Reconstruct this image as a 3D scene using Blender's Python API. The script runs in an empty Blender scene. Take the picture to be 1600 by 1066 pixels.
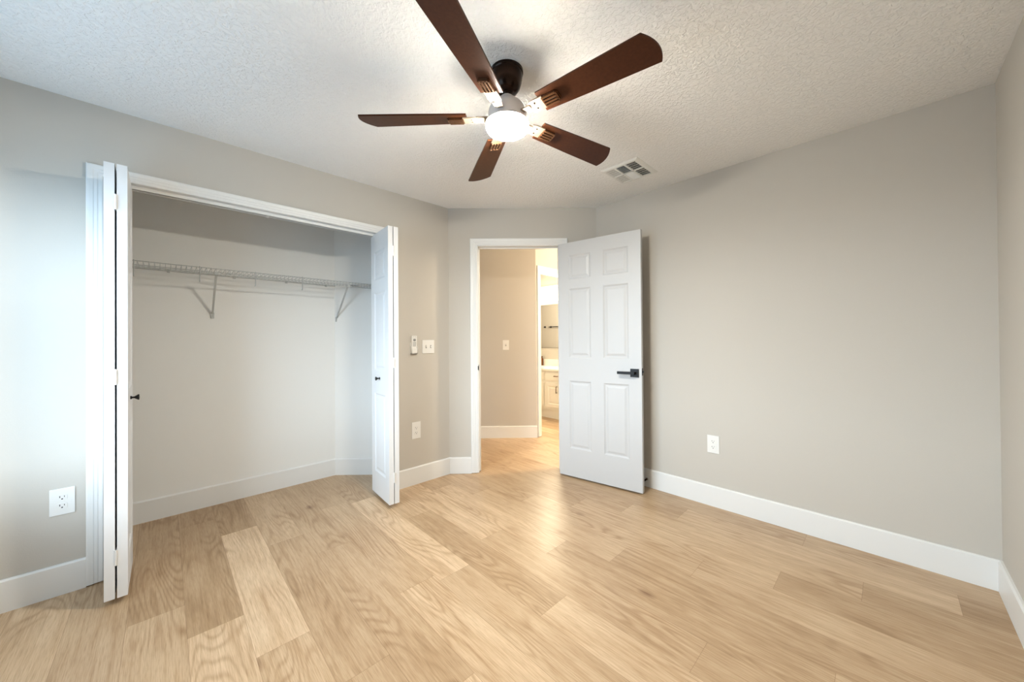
import bpy, bmesh, math, random
from mathutils import Vector, Matrix

scene = bpy.context.scene
C = scene.collection
PI = math.pi

# ------------------------------------------------------------------ camera
cam_d = bpy.data.cameras.new('camera')
cam_d.sensor_fit = 'HORIZONTAL'
cam_d.sensor_width = 36.0
cam_d.lens = 564.085 / 1600 * 36.0
cam_d.shift_x = -0.00032
cam_d.shift_y = -0.00275
cam_d.clip_start = 0.02
cam = bpy.data.objects.new('camera', cam_d)
C.objects.link(cam)
F = Vector((0.6935621, 0.7203726, 0.0059114))
R = Vector((0.7203956, -0.6935220, -0.0075813))
U = Vector((0.0013617, -0.0095166, 0.9999538))
M = Matrix((R, U, -F)).transposed().to_4x4()
M.translation = Vector((0, 0, 1.2177))
cam.matrix_world = M
scene.camera = cam

# ------------------------------------------------------------------ view, world, daylight
scene.view_settings.view_transform = 'Standard'
scene.view_settings.look = 'None'
scene.view_settings.gamma = 1.0
scene.view_settings.use_curve_mapping = False
scene.view_settings.exposure = 0.05

w = bpy.data.worlds.new('sky')
scene.world = w
w.use_nodes = True
wn = w.node_tree
bg = wn.nodes['Background']
SKY_L, SKY_C = 18.4, (0.68, 0.85, 1.0)        # pale overcast sky
GND_L, GND_C = 3.6, (0.40, 0.70, 1.0)        # bright ground outside
wtc = wn.nodes.new('ShaderNodeTexCoord')
wsp = wn.nodes.new('ShaderNodeSeparateXYZ')
wn.links.new(wtc.outputs['Generated'], wsp.inputs[0])
wmr = wn.nodes.new('ShaderNodeMapRange')
wmr.inputs['From Min'].default_value = -0.04
wmr.inputs['From Max'].default_value = 0.04
wn.links.new(wsp.outputs['Z'], wmr.inputs['Value'])
wev = wn.nodes.new('ShaderNodeMapRange')      # added dimming of the high sky, cuts steep floor light; eaves only assumed
wev.inputs['From Min'].default_value = 0.30
wev.inputs['From Max'].default_value = 0.62
wev.inputs['To Min'].default_value = 1.0
wev.inputs['To Max'].default_value = 0.18
wn.links.new(wsp.outputs['Z'], wev.inputs['Value'])
wmx = wn.nodes.new('ShaderNodeMix')
wmx.data_type = 'RGBA'
wmx.inputs['A'].default_value = tuple(c * GND_L for c in GND_C) + (1,)
wmx.inputs['B'].default_value = tuple(c * SKY_L for c in SKY_C) + (1,)
wn.links.new(wmr.outputs[0], wmx.inputs['Factor'])
wn.links.new(wmx.outputs['Result'], bg.inputs[0])
wn.links.new(wev.outputs[0], bg.inputs[1])


def area(name, loc, direction, sx, sy, power, color):
    d = bpy.data.lights.new(name, 'AREA')
    d.shape = 'RECTANGLE'
    d.size, d.size_y = sx, sy
    d.energy = power
    d.color = color
    o = bpy.data.objects.new(name, d)
    C.objects.link(o)
    o.location = loc
    o.rotation_euler = Vector(direction).to_track_quat('-Z', 'Y').to_euler()
    return o


def point(name, loc, power, color, radius):
    d = bpy.data.lights.new(name, 'POINT')
    d.energy = power
    d.color = color
    d.shadow_soft_size = radius
    o = bpy.data.objects.new(name, d)
    C.objects.link(o)
    o.location = loc
    return o


# the bedroom window (behind and left of the camera) lets the sky in; the portal only guides sampling
WY0, WY1, WZ0, WZ1 = 0.95, 2.46, 0.62, 2.08
XW = -0.80             # window wall
po = area('window_portal', (XW - 0.10, (WY0 + WY1) / 2, (WZ0 + WZ1) / 2), (1, 0, 0), WY1 - WY0, WZ1 - WZ0, 1.0, (1, 1, 1))
po.data.cycles.is_portal = True
# the hallway's and the bathroom's own lamps
point('hall_lamp', (4.15, 1.35, 2.30), 164, (1.0, 0.81, 0.57), 0.10)

# ------------------------------------------------------------------ geometry constants (metres)
H = 2.44
YL = 2.8014            # closet wall face
XR = 2.8813            # right wall face
YC = -0.3719           # wall behind on the right
TW = 0.115
A = Vector((1.8852, YL, 0))          # corner closet wall / entry wall
Bc = Vector((XR, 1.8610, 0))         # corner entry wall / right wall
TD = (Bc - A).normalized()           # along the entry wall
ND = Vector((-TD.y, TD.x, 0))        # out of the bedroom, into the hall
CD = ND.dot(A)
LD = (Bc - A).length
OPL, OPR, OPH = -0.222, 1.272, 2.078  # closet opening
DL, DR, DH = 0.272, 1.030, 2.088      # entry door opening along the entry wall
YK = 3.520                            # closet back wall face
XK = -0.60                            # closet left wall face
HALL = 1.195                          # hall width
YB = 3.052                            # bathroom door wall face
BL, BR, BH = 3.440, 4.160, 2.090      # bathroom door opening
XV = 4.860                            # bathroom mirror wall face


def dg(s, off=0.0):
    """point on the entry wall line, off metres beyond its bedroom face"""
    p = A + TD * s + ND * off
    return (p.x, p.y)


# ------------------------------------------------------------------ materials
def nt(name):
    m = bpy.data.materials.new(name)
    m.use_nodes = True
    n = m.node_tree
    b = n.nodes['Principled BSDF']
    return m, n, b


def mat(name, col, rough=0.5, metal=0.0, spec=0.5, bump=None, emit=None):
    m, n, b = nt(name)
    b.inputs['Base Color'].default_value = (*col, 1)
    b.inputs['Roughness'].default_value = rough
    b.inputs['Metallic'].default_value = metal
    b.inputs['Specular IOR Level'].default_value = spec
    if emit:
        b.inputs['Emission Color'].default_value = (*emit[0], 1)
        b.inputs['Emission Strength'].default_value = emit[1]
    tc = n.nodes.new('ShaderNodeTexCoord')
    nz = n.nodes.new('ShaderNodeTexNoise')
    sc, st, dist = bump if bump else (180.0, 0.05, 0.001)
    nz.inputs['Scale'].default_value = sc
    nz.inputs['Detail'].default_value = 3.0
    n.links.new(tc.outputs['Object'], nz.inputs['Vector'])
    bp = n.nodes.new('ShaderNodeBump')
    bp.inputs['Strength'].default_value = st
    bp.inputs['Distance'].default_value = dist
    n.links.new(nz.outputs['Fac'], bp.inputs['Height'])
    n.links.new(bp.outputs['Normal'], b.inputs['Normal'])
    return m


def ceiling_mat():
    m, n, b = nt('ceiling_knockdown')
    b.inputs['Base Color'].default_value = (0.90, 0.895, 0.88, 1)
    b.inputs['Roughness'].default_value = 0.85
    tc = n.nodes.new('ShaderNodeTexCoord')
    nz = n.nodes.new('ShaderNodeTexNoise')
    nz.inputs['Scale'].default_value = 62
    nz.inputs['Detail'].default_value = 4
    nz.inputs['Distortion'].default_value = 0.6
    n.links.new(tc.outputs['Object'], nz.inputs['Vector'])
    rp = n.nodes.new('ShaderNodeValToRGB')
    rp.color_ramp.elements[0].position = 0.44
    rp.color_ramp.elements[1].position = 0.60
    n.links.new(nz.outputs['Fac'], rp.inputs['Fac'])
    bp = n.nodes.new('ShaderNodeBump')
    bp.inputs['Strength'].default_value = 0.7
    bp.inputs['Distance'].default_value = 0.004
    n.links.new(rp.outputs['Color'], bp.inputs['Height'])
    n.links.new(bp.outputs['Normal'], b.inputs['Normal'])
    return m


def floor_mat():
    m, n, b = nt('oak_plank_floor')
    L = n.links.new

    def node(t, **kw):
        o = n.nodes.new(t)
        for k, v in kw.items():
            setattr(o, k, v)
        return o

    def math_(op, a, c=None):
        o = node('ShaderNodeMath', operation=op)
        for i, v in enumerate((a, c)):
            if v is None:
                continue
            if isinstance(v, (int, float)):
                o.inputs[i].default_value = v
            else:
                L(v, o.inputs[i])
        return o.outputs[0]

    at = node('ShaderNodeAttribute', attribute_name='plank')
    sep = node('ShaderNodeSeparateColor')
    L(at.outputs['Color'], sep.inputs['Color'])
    tone, ra, rb = sep.outputs[0], sep.outputs[1], sep.outputs[2]
    uv = node('ShaderNodeUVMap', uv_map='metres')
    sx = node('ShaderNodeSeparateXYZ')
    L(uv.outputs['UV'], sx.inputs[0])
    u, v = sx.outputs[0], sx.outputs[1]
    # local grain coordinates, shifted per plank
    cx = math_('ADD', u, math_('MULTIPLY', ra, 37.0))
    cy = math_('ADD', v, math_('MULTIPLY', rb, 53.0))
    co = node('ShaderNodeCombineXYZ')
    L(cx, co.inputs[0]); L(cy, co.inputs[1])

    def noise(sxx, syy, scale, detail, dist=0.0):
        mp = node('ShaderNodeMapping')
        mp.inputs['Scale'].default_value = (sxx, syy, 1)
        L(co.outputs[0], mp.inputs['Vector'])
        z = node('ShaderNodeTexNoise')
        z.inputs['Scale'].default_value = scale
        z.inputs['Detail'].default_value = detail
        z.inputs['Distortion'].default_value = dist
        L(mp.outputs[0], z.inputs['Vector'])
        return z.outputs['Fac'], mp

    fine, _ = noise(1, 0.035, 420, 4)            # fine pores along the board
    band, _ = noise(1, 0.10, 26, 3, 0.4)         # broad streaks
    blot, _ = noise(1, 0.45, 7, 2)               # blotches
    # cathedral grain : contour lines of a stretched low frequency noise, only along part of a board
    cat, _ = noise(1, 0.13, 6.0, 1.0, 0.15)
    ring = math_('SINE', math_('MULTIPLY', cat, 120.0))
    ring = math_('POWER', math_('MULTIPLY', math_('ADD', ring, 1.0), 0.5), 2.5)
    where, _ = noise(1, 0.5, 3.2, 1.0)
    wr = node('ShaderNodeMapRange')
    wr.inputs['From Min'].default_value = 0.45
    wr.inputs['From Max'].default_value = 0.58
    L(where, wr.inputs['Value'])
    ring = math_('MULTIPLY', ring, wr.outputs[0])
    # straight grain elsewhere
    strt, _ = noise(1, 0.02, 130, 2)
    # knots
    mp = node('ShaderNodeMapping')
    mp.inputs['Scale'].default_value = (1, 0.5, 1)
    L(co.outputs[0], mp.inputs['Vector'])
    vo = node('ShaderNodeTexVoronoi')
    vo.inputs['Scale'].default_value = 4.2
    L(mp.outputs[0], vo.inputs['Vector'])
    kn = node('ShaderNodeMapRange')
    kn.inputs['From Min'].default_value = 0.12
    kn.inputs['From Max'].default_value = 0.015
    kn.inputs['To Min'].default_value = 0
    kn.inputs['To Max'].default_value = 1
    L(vo.outputs['Distance'], kn.inputs['Value'])
    vs = node('ShaderNodeSeparateColor')
    L(vo.outputs['Color'], vs.inputs['Color'])
    kmask = math_('MULTIPLY', math_('MULTIPLY', kn.outputs[0], math_('GREATER_THAN', vs.outputs[0], 0.55)), math_('ADD', fine, 0.35))

    base = node('ShaderNodeMix', data_type='RGBA')
    base.inputs['A'].default_value = (0.385, 0.252, 0.134, 1)
    base.inputs['B'].default_value = (0.78, 0.605, 0.418, 1)
    L(tone, base.inputs['Factor'])

    def darken(col_socket, fac, rgb, amount):
        o = node('ShaderNodeMix', data_type='RGBA', blend_type='MULTIPLY')
        o.inputs['B'].default_value = (*rgb, 1)
        L(col_socket, o.inputs['A'])
        L(math_('MULTIPLY', fac, amount), o.inputs['Factor'])
        return o.outputs['Result']

    def centred(s, lo, hi):
        r = node('ShaderNodeMapRange')
        r.inputs['From Min'].default_value = lo
        r.inputs['From Max'].default_value = hi
        L(s, r.inputs['Value'])
        return r.outputs[0]

    c = darken(base.outputs['Result'], centred(band, 0.35, 0.7), (0.72, 0.64, 0.54), 0.55)
    c = darken(c, centred(blot, 0.4, 0.75), (0.78, 0.72, 0.66), 0.5)
    c = darken(c, centred(strt, 0.45, 0.7), (0.76, 0.68, 0.58), 0.6)
    c = darken(c, ring, (0.64, 0.54, 0.44), 0.55)
    c = darken(c, centred(fine, 0.45, 0.75), (0.62, 0.54, 0.45), 0.7)
    c = darken(c, kmask, (0.34, 0.20, 0.12), 0.9)
    # joints
    e = math_('MINIMUM', math_('MINIMUM', u, math_('SUBTRACT', 0.1875, u)),
              math_('MINIMUM', v, math_('SUBTRACT', 1.219, v)))
    j = math_('LESS_THAN', e, 0.0007)
    c = darken(c, j, (0.55, 0.47, 0.40), 0.8)
    L(c, b.inputs['Base Color'])
    b.inputs['Roughness'].default_value = 0.36
    b.inputs['Specular IOR Level'].default_value = 0.45
    bp = node('ShaderNodeBump')
    bp.inputs['Strength'].default_value = 0.12
    bp.inputs['Distance'].default_value = 0.0015
    L(math_('SUBTRACT', math_('MULTIPLY', fine, -1.0), j), bp.inputs['Height'])
    L(bp.outputs['Normal'], b.inputs['Normal'])
    return m


def wood_mat():
    m, n, b = nt('walnut_blade')
    tc = n.nodes.new('ShaderNodeTexCoord')
    nz = n.nodes.new('ShaderNodeTexNoise')
    nz.inputs['Scale'].default_value = 90
    nz.inputs['Detail'].default_value = 4
    n.links.new(tc.outputs['Object'], nz.inputs['Vector'])
    rp = n.nodes.new('ShaderNodeValToRGB')
    rp.color_ramp.elements[0].color = (0.040, 0.0125, 0.0050, 1)
    rp.color_ramp.elements[1].color = (0.078, 0.025, 0.0100, 1)
    n.links.new(nz.outputs['Fac'], rp.inputs['Fac'])
    n.links.new(rp.outputs['Color'], b.inputs['Base Color'])
    b.inputs['Roughness'].default_value = 0.38
    b.inputs['Specular IOR Level'].default_value = 0.14
    return m


WALL = mat('greige_paint', (0.555, 0.522, 0.470), 0.75, bump=(260, 0.16, 0.002), spec=0.3)
HALLW = WALL
CLOS = mat('off_white_closet_paint', (0.82, 0.815, 0.79), 0.75, bump=(260, 0.12, 0.002), spec=0.3)
CEIL = ceiling_mat()
FLOOR = floor_mat()
TRIM = mat('white_trim', (0.78, 0.78, 0.765), 0.38, spec=0.5)
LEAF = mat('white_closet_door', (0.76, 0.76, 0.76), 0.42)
DOOR = mat('dimmed_white_door', (0.56, 0.562, 0.565), 0.42, spec=0.5)  # white paint darkened to offset the strong light on this door
PLAST = mat('white_plastic', (0.80, 0.79, 0.76), 0.35)
PLASTG = mat('grey_plastic', (0.30, 0.30, 0.30), 0.4)
SLOT = mat('dark_slot', (0.02, 0.02, 0.02), 0.6)
BLACK = mat('black_metal', (0.012, 0.011, 0.011), 0.38, metal=0.6)
BRONZE = mat('oil_rubbed_bronze', (0.024, 0.012, 0.007), 0.22, metal=0.85)
HOUSE = mat('glare_paled_bronze', (0.80, 0.73, 0.69), 0.42, metal=0.25)  # bronze housing, the lamp's glare put into its pale colour
ARM = mat('lamp_lit_bronze', (0.30, 0.235, 0.18), 0.35, metal=0.4)  # bronze arms, lightened to carry the lamp's glare
MED = mat('bronze_medallion', (0.16, 0.075, 0.036), 0.25, metal=0.75)
BLADE = wood_mat()
BOWL = mat('lit_frosted_glass', (0.9, 0.9, 0.88), 0.3, emit=((1.0, 0.94, 0.82), 378.0))
LAMP = mat('lit_vanity_glass', (0.9, 0.9, 0.88), 0.3, emit=((1.0, 0.90, 0.70), 6.0))
WIRE = mat('grey_white_coated_wire', (0.44, 0.45, 0.44), 0.4)
VENT = mat('white_vent_metal', (0.80, 0.80, 0.77), 0.45)
STEEL = mat('brushed_steel', (0.42, 0.40, 0.38), 0.3, metal=0.9)
HINGE = mat('white_hinge_metal', (0.78, 0.78, 0.77), 0.35, metal=0.2)
CAB = mat('cream_cabinet', (0.80, 0.78, 0.72), 0.4)
STONE = mat('white_counter', (0.86, 0.84, 0.80), 0.2)
MIRR = mat('mirror_glass', (0.9, 0.9, 0.9), 0.01, metal=1.0, bump=(1, 0.0, 0.0))
BOTT = mat('amber_bottle', (0.16, 0.055, 0.016), 0.25)
GLASSW = mat('window_frame_white', (0.8, 0.8, 0.8), 0.4)


# ------------------------------------------------------------------ object helpers
ORG = {}


def obj(name, bm, m, parent=None, smooth=False):
    """link bm (world coordinates) as one mesh object"""
    off = Vector((0, 0, 0))
    p = parent
    while p is not None:
        if p.name in ORG:
            off = ORG[p.name]
        p = p.parent
    bmesh.ops.recalc_face_normals(bm, faces=bm.faces)
    if parent is not None:
        bmesh.ops.translate(bm, vec=-off, verts=bm.verts)
    me = bpy.data.meshes.new(name)
    bm.to_mesh(me)
    bm.free()
    for q in (m if isinstance(m, (list, tuple)) else [m]):
        me.materials.append(q)
    if smooth:
        for f in me.polygons:
            f.use_smooth = True
        try:
            me.set_sharp_from_angle(angle=math.radians(35))
        except Exception:
            pass
    o = bpy.data.objects.new(name, me)
    C.objects.link(o)
    if parent is not None:
        o.parent = parent
    return o


def thing(name, label, cat, loc, group=None, kind=None):
    o = bpy.data.objects.new(name, None)
    C.objects.link(o)
    o.empty_display_size = 0.05
    o.location = loc
    ORG[o.name] = Vector(loc)
    o['label'] = label
    o['category'] = cat
    if group:
        o['group'] = group
    if kind:
        o['kind'] = kind
    return o


def tag(o, label, cat, group=None, kind=None):
    o['label'] = label
    o['category'] = cat
    if group:
        o['group'] = group
    if kind:
        o['kind'] = kind
    return o


def struct(name, bm, m, label=None, smooth=False):
    o = obj(name, bm, m, None, smooth)
    o['kind'] = 'structure'
    if label:
        o['label'] = label
    return o


class Fr:
    """a local frame: ex, ey, ez with origin o"""
    def __init__(s, o, ex=(1, 0, 0), ey=(0, 1, 0), ez=(0, 0, 1)):
        s.o = Vector(o); s.x = Vector(ex); s.y = Vector(ey); s.z = Vector(ez)

    def __call__(s, x, y, z):
        return s.o + s.x * x + s.y * y + s.z * z


WORLD = Fr((0, 0, 0))


def box(bm, x0, x1, y0, y1, z0, z1, fr=WORLD, bev=0.0):
    t = bmesh.new()
    vs = [t.verts.new((x, y, z)) for x in (x0, x1) for y in (y0, y1) for z in (z0, z1)]
    for f in ((0, 1, 3, 2), (4, 6, 7, 5), (0, 4, 5, 1), (2, 3, 7, 6), (0, 2, 6, 4), (1, 5, 7, 3)):
        t.faces.new([vs[i] for i in f])
    if bev > 0:
        bmesh.ops.bevel(t, geom=list(t.edges), offset=bev, segments=2, affect='EDGES', profile=0.6)
    merge(bm, t, fr)


def merge(bm, t, fr=WORLD):
    mp = {}
    t.verts.index_update()
    for v in t.verts:
        mp[v.index] = bm.verts.new(fr(*v.co))
    for f in t.faces:
        try:
            bm.faces.new([mp[v.index] for v in f.verts])
        except ValueError:
            pass
    t.free()


def prism(bm, pts, z0, z1, fr=WORLD):
    lo = [bm.verts.new(fr(x, y, z0)) for x, y in pts]
    hi = [bm.verts.new(fr(x, y, z1)) for x, y in pts]
    n = len(pts)
    bm.faces.new(lo[::-1]); bm.faces.new(hi)
    for i in range(n):
        bm.faces.new((lo[i], lo[(i + 1) % n], hi[(i + 1) % n], hi[i]))


def lathe(bm, prof, fr=WORLD, n=40):
    """prof: list of (r, z) about fr's z axis"""
    rings = []
    for r, z in prof:
        if r < 1e-6:
            rings.append([bm.verts.new(fr(0, 0, z))])
        else:
            rings.append([bm.verts.new(fr(r * math.cos(2 * PI * i / n), r * math.sin(2 * PI * i / n), z)) for i in range(n)])
    for a, b in zip(rings, rings[1:]):
        for i in range(n):
            j = (i + 1) % n
            if len(a) == 1 and len(b) == 1:
                continue
            if len(a) == 1:
                bm.faces.new((a[0], b[i], b[j]))
            elif len(b) == 1:
                bm.faces.new((a[i], b[0], a[j]))
            else:
                bm.faces.new((a[i], b[i], b[j], a[j]))
    if len(rings[0]) > 1:
        bm.faces.new(rings[0])
    if len(rings[-1]) > 1:
        bm.faces.new(rings[-1][::-1])


def tube(bm, pts, r, n=8):
    pts = [Vector(p) for p in pts]
    rings = []
    for i, p in enumerate(pts):
        d = (pts[min(i + 1, len(pts) - 1)] - pts[max(i - 1, 0)]).normalized()
        a = d.orthogonal().normalized() if not rings else (rings[-1][1] - d * rings[-1][1].dot(d)).normalized()
        b = d.cross(a)
        rings.append(([bm.verts.new(p + a * (r * math.cos(2 * PI * k / n)) + b * (r * math.sin(2 * PI * k / n))) for k in range(n)], a))
    for (x, _), (y, _) in zip(rings, rings[1:]):
        for k in range(n):
            bm.faces.new((x[k], x[(k + 1) % n], y[(k + 1) % n], y[k]))
    bm.faces.new(rings[0][0][::-1]); bm.faces.new(rings[-1][0])


def new():
    return bmesh.new()


# ------------------------------------------------------------------ floor
PW, PL, PX0 = 0.1875, 1.219, 0.065
JOINT = {-1: 2.273, 0: 2.006, 1: 1.697, 2: 1.354, 3: 2.281, 4: 1.643, 5: 1.588, 6: 1.072, 7: 0.512, 8: 0.141,
         9: 1.067, 10: 0.712, 11: 0.397, 12: 0.094, 13: 1.001}
# (row, index of the board counted from the row's joint) -> how pale the board's wood is
TONE = {(-1, 0): .42, (-1, -1): .62, (0, 0): .30, (0, -1): .92, (0, 1): .30, (1, 0): .95, (1, 1): .25, (1, -1): .70,
        (2, 0): .42, (2, -1): .50, (2, 1): .62, (3, 0): .45, (3, -1): .48, (4, 0): .55, (4, -1): .80, (5, 0): .90,
        (5, -1): .58, (5, 1): .45, (6, 0): .40, (6, 1): .62, (6, -1): .72, (7, 0): .55, (7, 1): .78, (7, -1): .45, (8, 0): .42,
        (8, 1): .72, (8, -1): .60, (9, 0): .58, (9, -1): .42, (10, 0): .58, (10, 1): .42, (10, -1): .62, (11, 0): .66, (11, -1): .40,
        (12, 0): .66, (12, 1): .45, (12, -1): .42, (13, 0): .40, (13, -1): .72, (13, -2): .30}
rnd = random.Random(7)
bm = new()
uvl = bm.loops.layers.uv.new('metres')
cl = bm.loops.layers.float_color.new('plank')
for i in range(-6, 27):
    j0 = JOINT.get(i, rnd.uniform(0, PL))
    for k in range(-4, 7):
        x0 = PX0 + i * PW
        y0 = j0 + k * PL
        y1 = y0 + PL
        ya, yb_ = max(y0, -0.50), min(y1, 6.40)
        if ya >= yb_:
            continue
        tone = TONE.get((i, k), rnd.uniform(0.35, 0.8))
        ra, rb = rnd.random(), rnd.random()
        q = [(x0, ya), (x0 + PW, ya), (x0 + PW, yb_), (x0, yb_)]
        vs = [bm.verts.new((x, y, 0)) for x, y in q]
        f = bm.faces.new(vs)
        for lp, (x, y) in zip(f.loops, q):
            lp[uvl].uv = (x - x0, y - y0)
            lp[cl] = (tone, ra, rb, 1)
me = bpy.data.meshes.new('floor')
bmesh.ops.recalc_face_normals(bm, faces=bm.faces)
if bm.faces[:][0].normal.z < 0:
    bmesh.ops.reverse_faces(bm, faces=bm.faces)
bm.to_mesh(me); bm.free()
me.materials.append(FLOOR)
fl = bpy.data.objects.new('floor', me)
C.objects.link(fl)
fl['kind'] = 'structure'
fl['label'] = 'pale oak plank floor running through bedroom and hall'

# ------------------------------------------------------------------ ceiling and walls
bm = new(); box(bm, -1.1, 5.1, -0.6, 6.4, H, H + 0.1)
struct('ceiling', bm, CEIL, 'white textured ceiling')

# closet wall with its wide opening
kx = (CD - ND.y * (YL + TW)) / ND.x   # where the entry wall line meets the closet side of this wall
bm = new()
box(bm, XW - TW, OPL - .004, YL, YL + TW, 0, H)
prism(bm, [(OPR + .004, YL), (A.x, YL), (kx, YL + TW), (OPR + .004, YL + TW)], 0, H)
box(bm, OPL - .004, OPR + .004, YL, YL + TW, OPH, H)
struct('wall_left', bm, WALL, 'greige wall with the closet opening')

# entry wall (runs on behind as the closet's slanting side)
bm = new()
s0 = (A - Vector(((CD - ND.y * YK) / ND.x, YK, 0))).length
prism(bm, [(A.x, A.y), dg(DL - .018), dg(DL - .018, TW), dg(0.0, TW)], 0, H)
prism(bm, [dg(DR + .018), dg(LD), (XR + TW, Bc.y + 0.05), dg(DR + .018, TW)], 0, H)
prism(bm, [dg(DL - .018), dg(DR + .018), dg(DR + .018, TW), dg(DL - .018, TW)], DH + .018, H)
struct('wall_far', bm, WALL, 'slanting greige wall with the entry doorway')
bm = new()
prism(bm, [dg(-s0 - 0.1), (A.x, A.y), dg(0.0, TW), dg(-s0 - 0.1, TW)], 0, H)
struct('wall_closet_right', bm, CLOS, 'slanting off-white right side of the closet')

bm = new(); box(bm, XR, XR + TW, YC - TW, Bc.y, 0, H)
struct('wall_right', bm, WALL, 'long plain greige wall behind the open door')
bm = new(); box(bm, XW - TW, XR, YC - TW, YC, 0, H)
struct('wall_near', bm, WALL)
bm = new()
box(bm, XW - TW, XW, YC, WY0, 0, H); box(bm, XW - TW, XW, WY1, YL, 0, H)
box(bm, XW - TW, XW, WY0, WY1, 0, WZ0); box(bm, XW - TW, XW, WY0, WY1, WZ1, H)
struct('wall_window', bm, WALL)
bm = new()
for a, b2, c, d in ((WY0, WY1, WZ0, WZ0 + .04), (WY0, WY1, WZ1 - .04, WZ1), (WY0, WY0 + .04, WZ0, WZ1), (WY1 - .04, WY1, WZ0, WZ1),
                    (WY0, WY1, 1.40, 1.43)):
    box(bm, XW - 0.08, XW - 0.04, a, b2, c, d)
box(bm, XW - 0.09, XW + 0.03, WY0 - .04, WY1 + .04, WZ0 - .03, WZ0)
struct('window_1', bm, GLASSW)

# closet shell
bm = new(); box(bm, XK - TW, (CD - ND.y * YK) / ND.x + 0.1, YK, YK + TW, 0, H)
struct('wall_closet_back', bm, CLOS, 'back wall of the closet')
bm = new(); box(bm, XK - TW, XK, YL + TW, YK, 0, H)
struct('wall_closet_left', bm, CLOS)

# hall shell
hx, hy = BL - 0.087, YB                  # outer corner of the hall wall
sc_ = (Vector((hx, hy, 0)) - A).dot(TD)
bm = new()
prism(bm, [dg(-1.3, HALL), (hx, hy), (hx, hy + 0.16), dg(-1.3, HALL + 0.115)], 0, H)
struct('wall_hall_far', bm, HALLW, 'hallway wall facing the doorway')
bm = new()
box(bm, hx, BL - 0.018, YB, YB + TW, 0, H); box(bm, BR + 0.018, XV + TW, YB, YB + TW, 0, H); box(bm, BL - 0.018, BR + 0.018, YB, YB + TW, BH + 0.018, H)
struct('wall_hall_left', bm, HALLW, 'hallway wall with the bathroom doorway')
bm = new(); prism(bm, [dg(-1.3, TW), dg(-1.3, HALL), dg(-1.4, HALL), dg(-1.4, TW)], 0, H)
struct('wall_hall_end', bm, HALLW)
bm = new(); box(bm, XV, XV + TW, 0.7, YB, 0, H)
struct('wall_hall_right', bm, HALLW)
bm = new(); box(bm, XR + TW, XV + TW, 0.6, 0.7, 0, H)
struct('wall_hall_near', bm, HALLW)

# bathroom shell
bm = new(); box(bm, XV, XV + TW, YB + TW, 6.3, 0, H)
struct('wall_bathroom_right', bm, HALLW, 'bathroom wall behind the vanity mirror')
bm = new(); box(bm, 3.32, 3.42, YB + TW + 0.06, 6.3, 0, H)
struct('wall_bathroom_left', bm, HALLW)
bm = new(); box(bm, 3.32, XV + TW, 6.2, 6.3, 0, H)
struct('wall_bathroom_far', bm, HALLW)


# ------------------------------------------------------------------ baseboards
def baseboard(name, p0, p1, d0, d1, h=0.147, t=0.015):
    """p0,p1 on the wall line; d0,d1 points t metres into the room at both ends (mitred)"""
    bm = new()
    p0, p1, d0, d1 = (Vector((*q[:2], 0)) for q in (p0, p1, d0, d1))
    e0, e1 = p0 + (d0 - p0) * 0.55, p1 + (d1 - p1) * 0.55
    lo = [p0, p1, d1, d0]
    v0 = [bm.verts.new(q) for q in lo]
    v1 = [bm.verts.new((q.x, q.y, h - 0.007)) for q in lo]
    v2 = [bm.verts.new((q.x, q.y, h)) for q in (p0, p1, e1, e0)]
    bm.faces.new(v0[::-1]); bm.faces.new(v2)
    for a, b2 in ((v0, v1), (v1, v2)):
        for i in range(4):
            j = (i + 1) % 4
            bm.faces.new((a[i], a[j], b2[j], b2[i]))
    return struct(name, bm, TRIM)


T = 0.015
al = (math.tan(PI / 8)) * T              # inner mitre shift at the 135 degree corners
ix = A.x - al * 1.0
mA = ((CD - T - ND.y * (YL - T)) / ND.x, YL - T)       # inner point at corner A
mB = (XR - T, (CD - T - ND.x * (XR - T)) / ND.y)       # inner point at corner B
CASL, CASR = OPL - 0.006, OPR + 0.006
baseboard('baseboard_left', (XW, YL), (CASL - 0.057, YL), (XW + T, YL - T), (CASL - 0.057, YL - T))
baseboard('baseboard_left_far', (CASR + 0.057, YL), A, (CASR + 0.057, YL - T), mA)
DCL, DCR = DL - 0.008, DR + 0.008
baseboard('baseboard_far', A, dg(DCL - 0.063), mA, dg(DCL - 0.063, -T))
baseboard('baseboard_far_right', dg(DCR + 0.063), Bc, dg(DCR + 0.063, -T), mB)
baseboard('baseboard_right', Bc, (XR, YC), mB, (XR - T, YC + T))
baseboard('baseboard_near', (XR, YC), (XW, YC), (XR - T, YC + T), (XW + T, YC + T))
baseboard('baseboard_window', (XW, YC), (XW, YL), (XW + T, YC + T), (XW + T, YL - T))
ck = ((CD - ND.y * YK) / ND.x, YK)
cki = ((CD - T - ND.y * (YK - T)) / ND.x, YK - T)
baseboard('baseboard_closet_back', (XK, YK), ck, (XK, YK - T), cki)
baseboard('baseboard_closet_right', ck, (kx, YL + TW), cki, (kx - 0.02, YL + TW))
hin = Vector((hx, hy, 0)) - ND * T + TD * 0.006
baseboard('baseboard_hall_far', dg(-1.3, HALL), (hx, hy), dg(-1.3, HALL - T), (hin.x, hin.y))
baseboard('baseboard_bathroom_left', (3.42, YB + TW + .07), (3.42, 6.2), (3.42 + T, YB + TW + .07), (3.42 + T, 6.2))


# ------------------------------------------------------------------ door casings
PROF = [(0.0, 0.0), (0.0, 0.009), (0.004, 0.011), (0.016, 0.011), (0.020, 0.0135), (0.030, 0.0145), (0.034, 0.017),
        (0.047, 0.0185), (0.053, 0.0185), (0.057, 0.015), (0.057, 0.0)]


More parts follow.
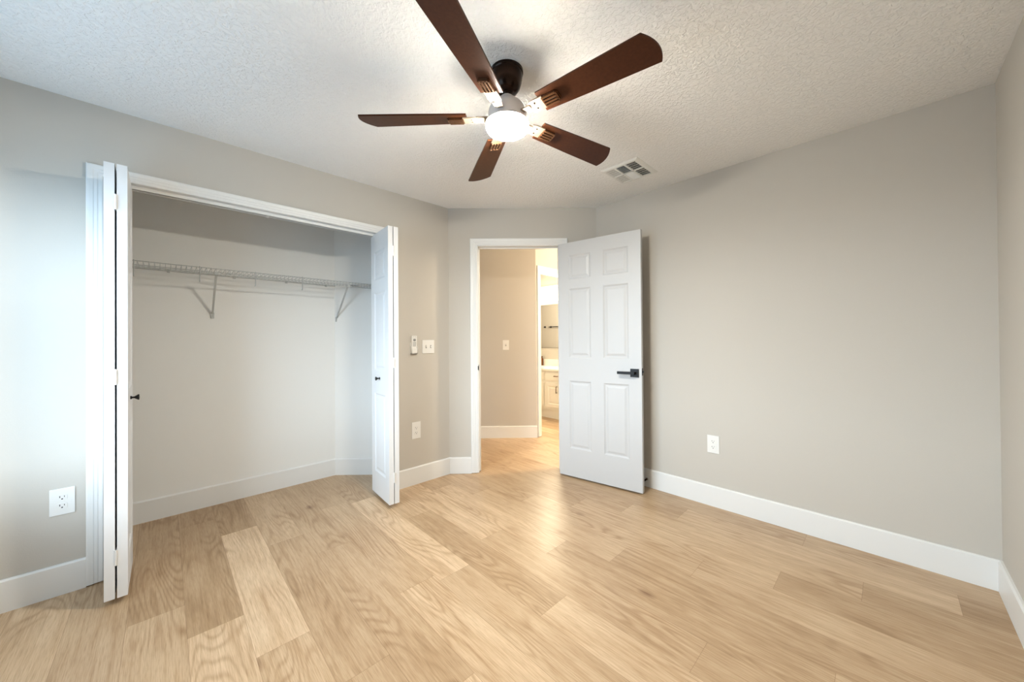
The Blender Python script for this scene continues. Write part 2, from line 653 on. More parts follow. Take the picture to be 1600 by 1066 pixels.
def casing(bm, fr, xl, xr, zt, width=0.057, z0=0.006):
    """three-sided casing; fr: x along the wall, y out of the wall, z up"""
    k = width / 0.057
    st = []
    for w_, t in PROF:
        w_ *= k
        st.append([bm.verts.new(fr(*c)) for c in ((xl - w_, t, z0), (xl - w_, t, zt + w_), (xr + w_, t, zt + w_), (xr + w_, t, z0))])
    n = len(st)
    for i in range(n):
        a, b2 = st[i], st[(i + 1) % n]
        for s in range(3):
            bm.faces.new((a[s], a[s + 1], b2[s + 1], b2[s]))
    bm.faces.new([s[0] for s in st]); bm.faces.new([s[3] for s in st][::-1])


def jamb(bm, fr, xl, xr, zt, depth, th=0.018, stop=None):
    box(bm, xl - th, xl, -depth - .004, 0.004, 0.004, zt + th, fr)
    box(bm, xr, xr + th, -depth - .004, 0.004, 0.004, zt + th, fr)
    box(bm, xl, xr, -depth - .004, 0.004, zt, zt + th, fr)
    if stop:
        a, b2 = stop
        box(bm, xl, xl + 0.011, a, b2, 0.004, zt, fr)
        box(bm, xr - 0.011, xr, a, b2, 0.004, zt, fr)
        box(bm, xl, xr, a, b2, zt - 0.011, zt, fr)


frL = Fr((0, YL, 0), (1, 0, 0), (0, -1, 0))
bm = new()
casing(bm, frL, CASL, CASR, OPH - 0.004)
box(bm, OPL - .004, OPL, -TW, 0.004, 0.004, OPH, frL); box(bm, OPR, OPR + .004, -TW, 0.004, 0.004, OPH, frL)
box(bm, OPL, OPR, -TW, 0.004, OPH - 0.004, OPH, frL)
struct('trim_1', bm, TRIM, 'white casing around the closet opening')
# sliding track under the closet head
bm = new()
for y0, y1, z0 in ((0.028, 0.031, 0.022), (0.059, 0.062, 0.022), (0.028, 0.040, 0.022), (0.050, 0.062, 0.022)):
    box(bm, OPL, OPR, YL + y0, YL + y1, OPH - 0.004 - z0, OPH - 0.004 - (0.0 if y1 - y0 < 0.005 else z0 - 0.0025))
tr = tag(obj('door_track', bm, TRIM), 'slim white metal sliding track under the closet head', 'track', kind='structure')
bm = new(); box(bm, 0.486, 0.500, YL + 0.0285, YL + 0.0615, OPH - 0.030, OPH - 0.0262)
bp_ = obj('bumper', bm, PLAST, tr)

frD = Fr((A.x, A.y, 0), TD, -ND)
bm = new()
casing(bm, frD, DCL, DCR, DH + 0.006, 0.063)
jamb(bm, frD, DL, DR, DH, TW, 0.016, stop=(-0.075, -0.042))
struct('trim_2', bm, TRIM, 'white casing around the bedroom doorway')
bm = new()
box(bm, DL, DL + 0.0016, -0.034, 0.0055, 0.937, 0.995, frD, 0.0006)
box(bm, DL - 0.006, DL + 0.0016, 0.0042, 0.0058, 0.948, 0.984, frD)
box(bm, DL + 0.0002, DL + 0.002, -0.028, -0.014, 0.950, 0.980, frD)
tag(obj('strike_plate', bm, BLACK), 'small dark strike plate on the left doorway jamb', 'strike plate')

frB = Fr((0, YB, 0), (1, 0, 0), (0, -1, 0))
bm = new()
casing(bm, frB, BL - .006, BR + .006, BH + .004, 0.063)
jamb(bm, frB, BL, BR, BH, TW, 0.016)
struct('trim_3', bm, TRIM, 'white casing around the bathroom doorway')


# ------------------------------------------------------------------ panelled doors
def panel_side(bm, fr, W, Hh, rects, sgn, y):
    """one face of a panelled slab. fr x: across, z: up, y: normal. y = plane, sgn = outward side"""
    xs = sorted({0, W, *[r[0] for r in rects], *[r[1] for r in rects]})
    zs = sorted({0, Hh, *[r[2] for r in rects], *[r[3] for r in rects]})

    def V(x, z, d):
        return bm.verts.new(fr(x, y - sgn * d, z))

    for i in range(len(xs) - 1):
        for j in range(len(zs) - 1):
            xa, xb, za, zb = xs[i], xs[i + 1], zs[j], zs[j + 1]
            if any(r[0] <= xa and xb <= r[1] and r[2] <= za and zb <= r[3] for r in rects):
                continue
            bm.faces.new([V(xa, za, 0), V(xb, za, 0), V(xb, zb, 0), V(xa, zb, 0)])
    for xa, xb, za, zb in rects:
        rings = []
        for ins, d in ((0, 0), (0.004, 0.003), (0.012, 0.0075), (0.020, 0.0075), (0.036, 0.0022), (0.040, 0.0018)):
            rings.append([V(xa + ins, za + ins, d), V(xb - ins, za + ins, d), V(xb - ins, zb - ins, d), V(xa + ins, zb - ins, d)])
        for a, b2 in zip(rings, rings[1:]):
            for k in range(4):
                bm.faces.new((a[k], a[(k + 1) % 4], b2[(k + 1) % 4], b2[k]))
        bm.faces.new(rings[-1])


def slab(fr, W, Hh, th, rects):
    """front face at y=0 (normal +y), body to y=-th"""
    bm = new()
    panel_side(bm, fr, W, Hh, rects, 1, 0.0)
    panel_side(bm, fr, W, Hh, rects, -1, -th)
    for q in (((0, 0), (W, 0)), ((W, 0), (W, Hh)), ((W, Hh), (0, Hh)), ((0, Hh), (0, 0))):
        (xa, za), (xb, zb) = q
        bm.faces.new([bm.verts.new(fr(x, yy, z)) for x, yy, z in ((xa, 0, za), (xb, 0, zb), (xb, -th, zb), (xa, -th, za))])
    bmesh.ops.remove_doubles(bm, verts=bm.verts, dist=0.0003)
    return bm


# bedroom entry door, swung 140 degrees open against the right wall
hp = Vector((2.569, 2.061, 0.0)); fp = Vector((2.683, 1.333, 0.0))
du = (fp - hp).normalized()
dn = Vector((du.y, -du.x, 0))                       # visible face looks to the camera
DW, DHT, DZ = (fp - hp).length, 2.068, 0.014
frE = Fr((hp.x, hp.y, DZ), du, dn)
t = thing('door_1', 'white six panel bedroom door standing wide open before the right wall', 'door', (hp.x, hp.y, DZ), kind='structure')
rects = [(a, b2, c, d) for a, b2 in ((0.104, 0.310), (0.424, 0.636)) for c, d in ((0.247, 0.842), (1.050, 1.655), (1.740, 1.952))]
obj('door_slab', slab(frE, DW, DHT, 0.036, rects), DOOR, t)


def lever(side):
    bm = new()
    y0, y1 = ((0.0, 0.010) if side > 0 else (-0.046, -0.036))
    box(bm, 0.650, 0.716, y0, y1, 0.905, 0.971, frE, 0.0015)
    yc_ = (0.010, 0.046) if side > 0 else (-0.082, -0.046)
    lathe(bm, [(0.011, 0), (0.011, abs(yc_[1] - yc_[0]))], Fr(frE(0.683, yc_[0], 0.938), frE.x, frE.z, frE.y), 16)
    yl = (0.036, 0.050) if side > 0 else (-0.086, -0.072)
    box(bm, 0.556, 0.694, yl[0], yl[1], 0.928, 0.950, frE, 0.002)
    box(bm, 0.674, 0.692, y0 + side * 0.012, y1 + side * 0.016, 0.929, 0.947, frE, 0.002)
    return bm


obj('door_handle', lever(1), BLACK, t)['label'] = 'black lever handle with square rose'
obj('door_handle', lever(-1), BLACK, t)
bm = new()
box(bm, DW - 0.0005, DW + 0.0015, -0.030, -0.006, 0.920, 0.976, frE)
box(bm, DW + 0.001, DW + 0.010, -0.024, -0.012, 0.940, 0.956, frE, 0.001)
obj('latch', bm, BLACK, t)
for z in (0.20, 1.03, 1.86):
    bm = new()
    lathe(bm, [(0.006, z - 0.045), (0.006, z + 0.045)], Fr(frE(-0.006, -0.041, 0), frE.x, frE.y), 12)
    box(bm, -0.0015, 0.0, -0.036, -0.004, z - 0.044, z + 0.044, frE)
    obj('hinge', bm, BLACK, t)


# bifold closet doors
def bifold(name, label, base, ang, leaves, mirror):
    """leaves: x offsets of the two leaves in the folded stack; base = front corner at the floor"""
    t = thing(name, label, 'closet door', (base[0], base[1], 0.03), kind='structure')
    ca, sa = math.cos(ang), math.sin(ang)
    into = Vector((sa, ca, 0))             # from the room towards the closet
    right = Vector((ca, -sa, 0))
    LW, LH, TH = 0.364, 2.030, 0.0345
    rr = [(0.072, 0.292, 0.175, 0.785), (0.072, 0.292, 0.965, 1.565), (0.072, 0.292, 1.665, 1.885)]
    lv = []
    for k, x in enumerate(leaves):
        o = Vector((base[0], base[1], 0.03)) + right * x
        # the leaf body spans x..x+TH ; front face (normal) looks left or right
        fr = Fr(o + right * TH, into, right)
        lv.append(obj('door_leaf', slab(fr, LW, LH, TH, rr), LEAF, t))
    g0, g1 = leaves[0] + TH, leaves[1]
    for z in (0.19, 1.03, 1.85):
        bm = new()
        fr = Fr(Vector((base[0], base[1], 0.03)), right, into)
        box(bm, g0 - 0.004, g1 + 0.002, -0.0025, 0.030, z - 0.036, z + 0.036, fr, 0.0006)
        lathe(bm, [(0.0045, z - 0.036), (0.0045, z + 0.036)], Fr(fr((g0 + g1) / 2, -0.003, 0), right, into), 12)
        obj('hinge', bm, HINGE, t)
    return t, right, into, TH, lv


KN = [(0.0085, 0.0), (0.0085, 0.003), (0.0045, 0.008), (0.0045, 0.014), (0.010, 0.022), (0.0145, 0.028), (0.0135, 0.032), (0.0, 0.0335)]
t, rt, into, TH, lv = bifold('door_2', 'white bifold closet door folded at the left end of the closet', (-0.2030, 2.500), math.radians(0.0), (0.0, 0.0415), False)
o = Vector((-0.2030, 2.500, 0.94)) + rt * (0.0415 + TH) + into * 0.182
bm = new(); lathe(bm, KN, Fr(o, into, (0, 0, 1), rt), 24)
obj('knob', bm, BLACK, t, True)['label'] = 'small round black knob'
t, rt, into, TH, lv = bifold('door_3', 'white bifold closet door folded at the right end of the closet', (1.1690, 2.5085), math.radians(4.2), (0.0, 0.0405), True)
o = Vector((1.1690, 2.5085, 0.935)) + into * 0.182
bm = new(); lathe(bm, KN, Fr(o, into, (0, 0, 1), -rt), 24)
obj('knob', bm, BLACK, t, True)['label'] = 'small round black knob'

# ------------------------------------------------------------------ ceiling fan
FX, FY = 1.122, 1.188
t = thing('ceiling_fan', 'five-blade dark brown ceiling fan with a lit round lamp', 'ceiling fan', (FX, FY, H))
ff = Fr((FX, FY, 0))
bm = new()
lathe(bm, [(0.016, 2.338), (0.032, 2.339), (0.047, 2.347), (0.059, 2.364), (0.067, 2.390), (0.071, 2.416), (0.071, 2.424), (0.074, 2.428), (0.074, 2.44)], ff)
obj('canopy', bm, BRONZE, t, True)['label'] = 'dark bronze ceiling canopy'
bm = new()
lathe(bm, [(0.010, 2.318), (0.014, 2.322), (0.022, 2.330), (0.024, 2.338), (0.019, 2.348), (0.011, 2.352)], ff)
obj('downrod', bm, BRONZE, t, True)
bm = new()
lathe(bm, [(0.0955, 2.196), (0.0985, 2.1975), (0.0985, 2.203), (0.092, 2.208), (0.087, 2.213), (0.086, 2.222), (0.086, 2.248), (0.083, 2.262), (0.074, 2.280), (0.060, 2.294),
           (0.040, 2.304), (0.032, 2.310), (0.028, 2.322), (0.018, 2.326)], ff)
obj('motor_housing', bm, HOUSE, t, True)['label'] = 'bronze motor housing coloured pale for the lamp glare'
bm = new()
lathe(bm, [(0.0, 2.160), (0.050, 2.162), (0.080, 2.166), (0.091, 2.172), (0.0955, 2.180), (0.0958, 2.1965)], ff, 48)
obj('lamp_shade', bm, BOWL, t, True)['label'] = 'glowing frosted glass lamp disc'
BZ = 2.226
PITCH = math.radians(12.5)
for k in range(5):
    a = math.radians(-81.5 + 72 * k)
    er = Vector((math.cos(a), math.sin(a), 0)); et = Vector((-math.sin(a), math.cos(a), 0))
    ety = et * math.cos(PITCH) + Vector((0, 0, -math.sin(PITCH)))
    enz = er.cross(ety)
    fb = Fr((FX, FY, BZ), er, ety, enz)
    # blade outline
    pts = [(0.182, -0.050), (0.182, 0.050), (0.40, 0.060), (0.656, 0.068)]
    p0, p1, p2 = Vector((0.656, 0.068)), Vector((0.684, 0.000)), Vector((0.620, -0.067))
    for i in range(1, 13):
        u = i / 12
        q = p0 * (1 - u) ** 2 + p1 * 2 * u * (1 - u) + p2 * u * u
        pts.append((q.x, q.y))
    pts.append((0.40, -0.059))
    bm = new()
    prism(bm, pts, 0.0, 0.007, fb)
    bl = obj('blade', bm, BLADE, t)
    # medallion plate with slots under the blade root
    bm = new()
    oct_ = [(0.192, -0.020), (0.198, -0.028), (0.262, -0.028), (0.272, -0.018), (0.272, 0.018), (0.262, 0.028), (0.198, 0.028), (0.192, 0.020)]
    prism(bm, oct_, -0.005, 0.0, fb)
    for yy in (-0.022, -0.0075, 0.0075, 0.022):
        box(bm, 0.200, 0.264, yy - 0.0042, yy + 0.0042, -0.013, -0.004, fb, 0.0025)
    box(bm, 0.196, 0.204, -0.024, 0.024, -0.011, -0.004, fb, 0.002)
    box(bm, 0.260, 0.268, -0.022, 0.022, -0.011, -0.004, fb, 0.002)
    md = obj('medallion', bm, MED, bl)
    md['label'] = 'slotted bronze medallion under the blade root'
    bm = new()
    for yy in (0.0,):
        box(bm, 0.206, 0.258, yy - 0.0028, yy + 0.0028, -0.0056, -0.0046, fb)
    obj('slot', bm, SLOT, bl)
    # blade iron
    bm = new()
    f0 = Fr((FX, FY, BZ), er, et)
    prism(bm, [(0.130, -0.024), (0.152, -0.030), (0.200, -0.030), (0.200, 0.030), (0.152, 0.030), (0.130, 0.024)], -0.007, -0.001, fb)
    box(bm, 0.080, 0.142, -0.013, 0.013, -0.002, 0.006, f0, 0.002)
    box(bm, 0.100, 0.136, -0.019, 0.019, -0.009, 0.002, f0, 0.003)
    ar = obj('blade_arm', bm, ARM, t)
    for yy in (-0.014, 0.014):
        bm = new()
        lathe(bm, [(0.0038, -0.0085), (0.0038, -0.0065)], Fr(fb(0.160, yy, 0), er, ety, enz), 10)
        obj('screw', bm, BRONZE, ar)

# ------------------------------------------------------------------ ceiling air vent
vx0, vx1, vy0, vy1 = 2.276, 2.590, 1.150, 1.428
t = thing('air_vent', 'white six-section air register set in the ceiling', 'air vent', ((vx0 + vx1) / 2, (vy0 + vy1) / 2, H))
fx0, fx1, fy0, fy1 = vx0 + 0.030, vx1 - 0.030, vy0 + 0.030, vy1 - 0.022
zb = H - 0.010
bm = new()
# rim : outer edge thin on the ceiling, inner edge lower
o4 = [(vx0, vy0), (vx1, vy0), (vx1, vy1), (vx0, vy1)]
n4 = [(vx0 + .012, vy0 + .012), (vx1 - .012, vy0 + .012), (vx1 - .012, vy1 - .012), (vx0 + .012, vy1 - .012)]
i4 = [(fx0, fy0), (fx1, fy0), (fx1, fy1), (fx0, fy1)]
r0 = [bm.verts.new((x, y, H)) for x, y in o4]
r1 = [bm.verts.new((x, y, H - 0.003)) for x, y in o4]
r2 = [bm.verts.new((x, y, zb)) for x, y in n4]
r3 = [bm.verts.new((x, y, zb)) for x, y in i4]
r4 = [bm.verts.new((x, y, H)) for x, y in i4]
for a, b2 in ((r0, r1), (r1, r2), (r2, r3), (r3, r4), (r4, r0)):
    for i in range(4):
        bm.faces.new((a[i], a[(i + 1) % 4], b2[(i + 1) % 4], b2[i]))
mx = (fx0 + fx1) / 2
c1, c2 = fy0 + (fy1 - fy0) * 0.345, fy0 + (fy1 - fy0) * 0.67
box(bm, mx - 0.006, mx + 0.006, fy0, fy1, zb, H - 0.001)
box(bm, fx0, fx1, c1 - 0.006, c1 + 0.006, zb, H - 0.001)
box(bm, fx0, fx1, c2 - 0.006, c2 + 0.006, zb, H - 0.001)
obj('vent_frame', bm, VENT, t)
bm = new(); box(bm, fx0, fx1, fy0, fy1, H - 0.0016, H - 0.0004)  # near-black sheet gives the unlit duct's shade by colour
obj('backing', bm, SLOT, t)['label'] = 'dark sheet standing in for the shade of the duct behind the slats'
cols = ((fx0, mx - .006), (mx + .006, fx1))
rows = ((fy0, c1 - .006), (c1 + .006, c2 - .006), (c2 + .006, fy1))
for ci, (xa, xb) in enumerate(cols):
    for ri, (ya, yb2) in enumerate(rows):
        bm = new()
        if ri == 1:      # slats along x, tilted opposite ways in the two cells
            n = 7
            sg = 1 if ci == 0 else -1
            for i in range(n):
                x = xa + (i + 0.5) * (xb - xa) / n
                fr = Fr((x, (ya + yb2) / 2, H - 0.0065), (math.cos(.7), 0, sg * math.sin(.7)), (0, 1, 0), (-sg * math.sin(.7), 0, math.cos(.7)))
                box(bm, -0.0085, 0.0085, -(yb2 - ya) / 2, (yb2 - ya) / 2, -0.0005, 0.0005, fr)
        else:
            n = 7
            sg = 1
            tl = 0.75 if ri == 0 else 0.22
            hw = 0.0046 if ri == 0 else 0.0040
            for i in range(n):
                y = ya + (i + 0.5) * (yb2 - ya) / n
                fr = Fr(((xa + xb) / 2, y, H - 0.0062), (1, 0, 0), (0, math.cos(tl), sg * math.sin(tl)), (0, -sg * math.sin(tl), math.cos(tl)))
                box(bm, -(xb - xa) / 2, (xb - xa) / 2, -hw, hw, -0.0005, 0.0005, fr)
            for i in range(3):
                x = xa + (i + 1) * (xb - xa) / 4
                box(bm, x - 0.001, x + 0.001, ya, yb2, H - 0.0066, H - 0.0046)
        obj('slats', bm, VENT, t)


# ------------------------------------------------------------------ wall plates
def outlet(label, fr, w_=0.080, h_=0.128, group='duplex power outlets'):
    """fr: origin plate centre on the wall, x along, y out of the wall, z up"""
    t = thing('power_outlet', label, 'power outlet', fr.o, group)
    bm = new()
    box(bm, -w_ / 2, w_ / 2, 0, 0.006, -h_ / 2, h_ / 2, fr, 0.0022)
    obj('cover_plate', bm, PLAST, t)
    for s in (1, -1):
        z = s * 0.0205
        bm = new()
        n = 24
        pts = []
        for i in range(n):
            a = 2 * PI * i / n
            pts.append((max(-0.0172, min(0.0172, 0.0205 * math.cos(a))), 0.0158 * math.sin(a)))
        lo = [bm.verts.new(fr(x, 0.0055, z + zz)) for x, zz in pts]
        hi = [bm.verts.new(fr(x * 0.96, 0.0078, z + zz * 0.96)) for x, zz in pts]
        bm.faces.new(hi)
        for i in range(n):
            bm.faces.new((lo[i], lo[(i + 1) % n], hi[(i + 1) % n], hi[i]))
        rc = obj('receptacle', bm, PLAST, t)
        bm = new()
        box(bm, -0.0085, -0.0060, 0.0074, 0.0081, z - 0.0005, z + 0.0085, fr)
        box(bm, 0.0060, 0.0080, 0.0074, 0.0081, z + 0.0005, z + 0.0080, fr)
        lathe(bm, [(0.0030, 0.0074), (0.0030, 0.0081)], Fr(fr(0, 0, z - 0.0070), fr.x, fr.z, fr.y), 12)
        obj('slot', bm, SLOT, rc)
    bm = new()
    lathe(bm, [(0.0030, 0.0055), (0.0028, 0.0070), (0.0, 0.0073)], Fr(fr.o, fr.x, fr.z, fr.y), 12)
    obj('screw', bm, PLAST, t)
    return t


outlet('white duplex outlet left of the closet, in bright daylight', Fr((-0.361, YL, 0.4485), (1, 0, 0), (0, -1, 0)))
outlet('white duplex outlet low on the wall between closet and doorway', Fr((1.5465, YL, 0.4555), (1, 0, 0), (0, -1, 0)), 0.082, 0.142)
outlet('white duplex outlet low on the long right wall', Fr((XR, 0.887, 0.4485), (0, -1, 0), (-1, 0, 0)))


def toggle_plate(name, label, fr, w_, h_, toggles, cat='light switch', tm=PLAST):
    t = thing(name, label, cat, fr.o)
    bm = new(); box(bm, -w_ / 2, w_ / 2, 0, 0.006, -h_ / 2, h_ / 2, fr, 0.0022)
    obj('cover_plate', bm, PLAST, t)
    for i, x in enumerate(toggles):
        bm = new()
        box(bm, x - 0.0062, x + 0.0062, 0.005, 0.0072, -0.013, 0.013, fr, 0.0008)
        g = obj('switch_recess', bm, PLASTG, t)
        bm = new()
        up = 1 if i % 2 == 0 else -1
        c, s = math.cos(0.45 * up), math.sin(0.45 * up)
        f2 = Fr(fr(x, 0.006, 0), fr.x, fr.y * c + fr.z * s, fr.z * c - fr.y * s)
        box(bm, -0.0042, 0.0042, 0, 0.013, -0.0055, 0.0055, f2, 0.0012)
        obj('toggle', bm, PLAST, t)
        for zz in (0.030, -0.030):
            bm = new()
            lathe(bm, [(0.0028, 0.0055), (0.0026, 0.0068), (0.0, 0.0070)], Fr(fr(x, 0, zz), fr.x, fr.z, fr.y), 10)
            obj('screw', bm, PLAST, t)
    return t


toggle_plate('light_switch', 'white double toggle switch plate beside the fan remote', Fr((1.668, YL, 1.1675), (1, 0, 0), (0, -1, 0)), 0.117, 0.117, (-0.023, 0.023))
hs = A + ND * HALL
hc = Vector((3.082, 3.318, 0))
hc = hc - ND * (ND.dot(hc) - CD - HALL)
toggle_plate('light_switch', 'white single switch plate on the hallway wall seen through the doorway', Fr((hc.x, hc.y, 1.16), TD, -ND), 0.078, 0.122, (0.0,))

# fan remote in its wall cradle
fr = Fr((1.524, YL, 1.185), (1, 0, 0), (0, -1, 0))
t = thing('remote_holder', 'white wall cradle holding the fan remote', 'remote holder', fr.o)
bm = new()
box(bm, -0.029, 0.029, 0, 0.004, -0.077, 0.020, fr, 0.0012)
box(bm, -0.029, -0.025, 0.002, 0.026, -0.077, -0.010, fr, 0.0012)
box(bm, 0.025, 0.029, 0.002, 0.026, -0.077, -0.010, fr, 0.0012)
box(bm, -0.029, 0.029, 0.002, 0.026, -0.077, -0.071, fr, 0.0012)
box(bm, -0.029, 0.029, 0.0225, 0.026, -0.077, -0.030, fr, 0.0012)
obj('cradle', bm, PLAST, t)
t = thing('remote_control', 'slim white fan remote with grey buttons standing in its wall cradle', 'remote control', fr(0, 0, -0.07))
bm = new(); box(bm, -0.024, 0.024, 0.0045, 0.022, -0.0705, 0.078, fr, 0.004)
obj('remote_body', bm, PLAST, t)
bm = new(); box(bm, -0.010, 0.010, 0.0215, 0.0236, 0.032, 0.052, fr, 0.004)
obj('button', bm, PLASTG, t)
for x in (-0.010, 0.0, 0.010):
    for z in (0.018, 0.005, -0.008):
        bm = new(); box(bm, x - 0.0036, x + 0.0036, 0.0215, 0.0232, z - 0.004, z + 0.004, fr, 0.001)
        obj('button', bm, PLASTG, t)
bm = new(); box(bm, -0.012, -0.006, 0.0215, 0.0228, 0.066, 0.069, fr)
box(bm, 0.006, 0.012, 0.0215, 0.0228, 0.066, 0.069, fr)
obj('indicator', bm, PLASTG, t)

# ------------------------------------------------------------------ door stop
dy = 1.385
t = thing('door_stop', 'small dark spring door stop screwed to the right baseboard', 'door stop', (XR - T, dy, 0.066))
fr = Fr((XR - T, dy, 0.066), (0, 1, 0), (0, 0, 1), (-1, 0, 0))
bm = new(); lathe(bm, [(0.011, 0), (0.011, 0.004), (0.007, 0.007)], fr, 20)
obj('base', bm, STEEL, t, True)
bm = new()
tube(bm, [fr(0.0055 * math.cos(a), 0.0055 * math.sin(a), 0.006 + a / (2 * PI) * 0.0042) for a in [i * PI / 6 for i in range(12 * 12)]], 0.0013, 6)
obj('spring', bm, BRONZE, t, True)
bm = new(); lathe(bm, [(0.0075, 0.055), (0.009, 0.058), (0.009, 0.068), (0.006, 0.072), (0, 0.0725)], fr, 20)
obj('tip', bm, BLACK, t, True)

# ------------------------------------------------------------------ closet wire shelf
SZ = 1.730
yf, ybk = 3.215, YK - 0.006
t = thing('wire_shelf', 'white ventilated wire shelf across the closet back wall', 'shelf', (0.3, YK, SZ))


def xend(y):
    return (CD - ND.y * y) / ND.x - 0.006


bm = new()
for y, z, r in ((ybk - .004, SZ - .004, .0032), (3.37, SZ - .004, .0030), (yf, SZ - .002, .0032), (yf, SZ - 0.038, .0036)):
    tube(bm, [(XK + .004, y, z), (xend(y), y, z)], r, 8)
obj('support_rod', bm, WIRE, t, True)
bm = new()
x = XK + 0.02
while x < xend(yf):
    yb2 = min(ybk, (CD - ND.x * x) / ND.y - 0.006)
    if yb2 > yf + 0.02:
        tube(bm, [(x, yb2, SZ + .001), (x, yf - .002, SZ + .001), (x, yf - .005, SZ - .004), (x, yf - .005, SZ - .040)], 0.0016, 5)
    x += 0.0254
obj('wire_deck', bm, WIRE, t, True)['kind'] = 'stuff'
for hxx in (-0.137, 0.171, 0.480, 0.786):
    bm = new()
    tube(bm, [(hxx, yf - .006, SZ + .004), (hxx, yf - .008, SZ - .05), (hxx, yf - .009, SZ - .090), (hxx, yf - .001, SZ - .100), (hxx, yf + .012, SZ - .098)], 0.0028, 8)
    obj('hook', bm, WIRE, t, True)
for bx in (0.258, 1.139):
    bm = new()
    tp, bt = Vector((bx, yf + .004, SZ - .030)), Vector((bx, YK - .010, 1.432))
    d = (bt - tp).normalized()
    up = Vector((1, 0, 0))
    box(bm, -0.0060, 0.0060, -0.0045, 0.0045, 0, (bt - tp).length, Fr(tp, up, d.cross(up), d), 0.001)
    box(bm, bx - 0.010, bx + 0.010, YK - .014, YK, 1.400, 1.442)
    box(bm, bx - 0.011, bx + 0.011, yf - .010, yf + .008, SZ - .045, SZ - .024, WORLD, 0.001)
    br = obj('bracket', bm, WIRE, t)
    bm = new(); lathe(bm, [(0.004, 0), (0.004, 0.002)], Fr((bx, YK - .014, 1.418), (1, 0, 0), (0, 0, 1), (0, -1, 0)), 10)
    obj('screw', bm, STEEL, br)
for bx in (-0.35, 0.02, 0.39, 0.74, 1.05):
    bm = new()
    box(bm, bx - 0.008, bx + 0.008, YK - .014, YK, SZ - .016, SZ + .006, WORLD, 0.002)
    obj('wall_clip', bm, WIRE, t)

# ------------------------------------------------------------------ bathroom beyond the hall
vfx = 4.293
t = thing('vanity_cabinet', 'cream shaker vanity cabinet with bronze pulls in the bathroom', 'vanity', (4.58, 3.8, 0))
bm = new()
box(bm, vfx + 0.018, XV - 0.002, 3.22, 4.46, 0.135, 0.742)
obj('cabinet_body', bm, CAB, t)
bm = new(); box(bm, vfx + 0.045, XV - 0.002, 3.22, 4.46, 0, 0.135)
obj('toe_kick', bm, CAB, t)


def shaker(bm, y0, y1, z0, z1):
    fr = Fr((vfx, y0, z0), (0, 1, 0), (-1, 0, 0))
    panel_side(bm, fr, y1 - y0, z1 - z0, [(0.045, y1 - y0 - 0.045, 0.045, z1 - z0 - 0.045)] if z1 - z0 > 0.2 else [], 1, 0.0)
    W_, Z_ = y1 - y0, z1 - z0
    for (xa, za), (xb, zb2) in (((0, 0), (W_, 0)), ((W_, 0), (W_, Z_)), ((W_, Z_), (0, Z_)), ((0, Z_), (0, 0))):
        bm.faces.new([bm.verts.new(fr(*c)) for c in ((xa, 0, za), (xb, 0, zb2), (xb, -0.018, zb2), (xa, -0.018, za))])


def pull(parent, p0, p1):
    p0, p1 = Vector(p0), Vector(p1)
    bm = new()
    o_ = Vector((-0.028, 0, 0))
    d = (p1 - p0).normalized()
    tube(bm, [p0, p0 + o_, p0 + o_ + d * 0.001], 0.0055, 8)
    tube(bm, [p1, p1 + o_, p1 + o_ - d * 0.001], 0.0055, 8)
    tube(bm, [p0 + o_ - d * 0.006, p1 + o_ + d * 0.006], 0.006, 8)
    obj('handle', bm, MED, parent, True)


for y0, y1, hy_ in ((3.345, 3.709, 3.487), (3.757, 4.121, 4.085)):
    bm = new(); shaker(bm, y0, y1, 0.595, 0.708)
    dr = obj('drawer', bm, CAB, t)
    pull(dr, (vfx, (y0 + y1) / 2 - 0.06, 0.665), (vfx, (y0 + y1) / 2 + 0.0, 0.665))
    bm = new(); shaker(bm, y0, y1, 0.182, 0.552)
    do = obj('cabinet_door', bm, CAB, t)
    pull(do, (vfx, hy_, 0.415), (vfx, hy_, 0.505))

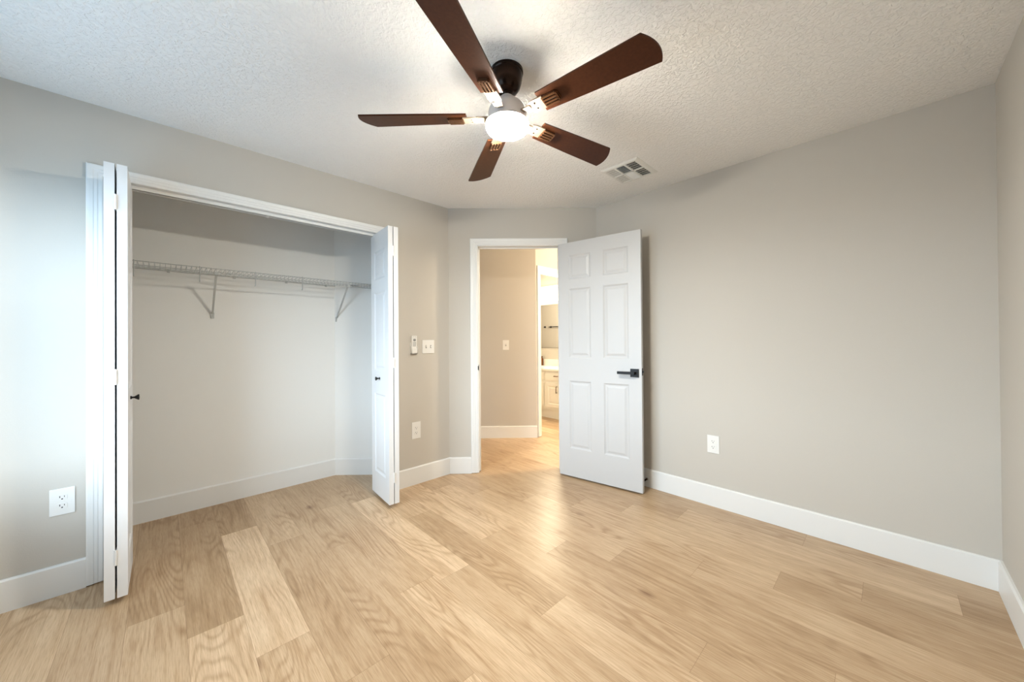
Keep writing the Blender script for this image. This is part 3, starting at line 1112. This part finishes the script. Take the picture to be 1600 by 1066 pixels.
t = thing('countertop', 'white vanity countertop with a low backsplash', 'countertop', (4.55, 3.8, 0.742))
bm = new(); box(bm, vfx - 0.022, XV, 3.20, 4.48, 0.742, 0.772, WORLD, 0.004)
obj('slab', bm, STONE, t)
bm = new(); box(bm, XV - 0.018, XV, 3.20, 4.48, 0.772, 0.882)
obj('backsplash', bm, STONE, t)
bm = new()
lathe(bm, [(0.027, 0.7725), (0.029, 0.776), (0.029, 0.885), (0.022, 0.900), (0.012, 0.904), (0.012, 0.914), (0.018, 0.916), (0.018, 0.930), (0.006, 0.934), (0.0, 0.935)], Fr((4.806, 4.246, 0)), 24)
tag(obj('soap_bottle', bm, BOTT, None, True), 'small amber brown bottle on the vanity counter', 'bottle')
t = thing('wall_mirror', 'wide frameless mirror above the vanity', 'mirror', (XV, 3.9, 1.087))
bm = new(); box(bm, XV - 0.006, XV, 3.24, 4.44, 1.087, 1.84)
obj('glass', bm, MIRR, t)
bm = new(); box(bm, XV - 0.010, XV, 3.24, 4.44, 1.079, 1.087)
obj('bottom_rail', bm, STEEL, t)
t = thing('vanity_light', 'glowing white vanity light bar above the mirror', 'vanity light', (XV, 3.9, 2.0))
bm = new(); box(bm, XV - 0.025, XV, 3.30, 4.40, 2.095, 2.165, WORLD, 0.004)
obj('back_plate', bm, TRIM, t)
bm = new(); box(bm, XV - 0.13, XV - 0.028, 3.30, 4.40, 1.885, 2.085, WORLD, 0.02)
obj('diffuser', bm, LAMP, t)
for y in (3.5, 4.2):
    bm = new()
    box(bm, XV - 0.032, XV - 0.001, y - 0.02, y + 0.02, 2.02, 2.06)
    obj('arm', bm, STEEL, t)
lp = area('vanity_bulbs', (XV - 0.16, 3.85, 1.985), (-1, 0, -0.15), 1.0, 0.16, 58, (1.0, 0.86, 0.62))
# hardware on the opposite bathroom wall, seen in the mirror
bm = new()
lathe(bm, [(0.022, 0), (0.022, 0.006), (0.009, 0.010), (0.009, 0.030), (0.015, 0.036), (0.0, 0.040)], Fr((3.42, 5.44, 1.515), (0, 1, 0), (0, 0, 1), (1, 0, 0)), 20)
tag(obj('robe_hook', bm, BLACK, None, True), 'small dark robe hook reflected in the bathroom mirror', 'hook')
bm = new()
for y in (5.27, 4.67):
    lathe(bm, [(0.022, 0), (0.022, 0.006), (0.010, 0.012), (0.010, 0.062)], Fr((3.42, y, 1.512), (0, 1, 0), (0, 0, 1), (1, 0, 0)), 16)
tube(bm, [(3.478, 5.285, 1.512), (3.478, 4.655, 1.512)], 0.009, 12)
tag(obj('towel_bar', bm, BLACK, None, True), 'dark towel bar reflected in the bathroom mirror', 'towel bar')
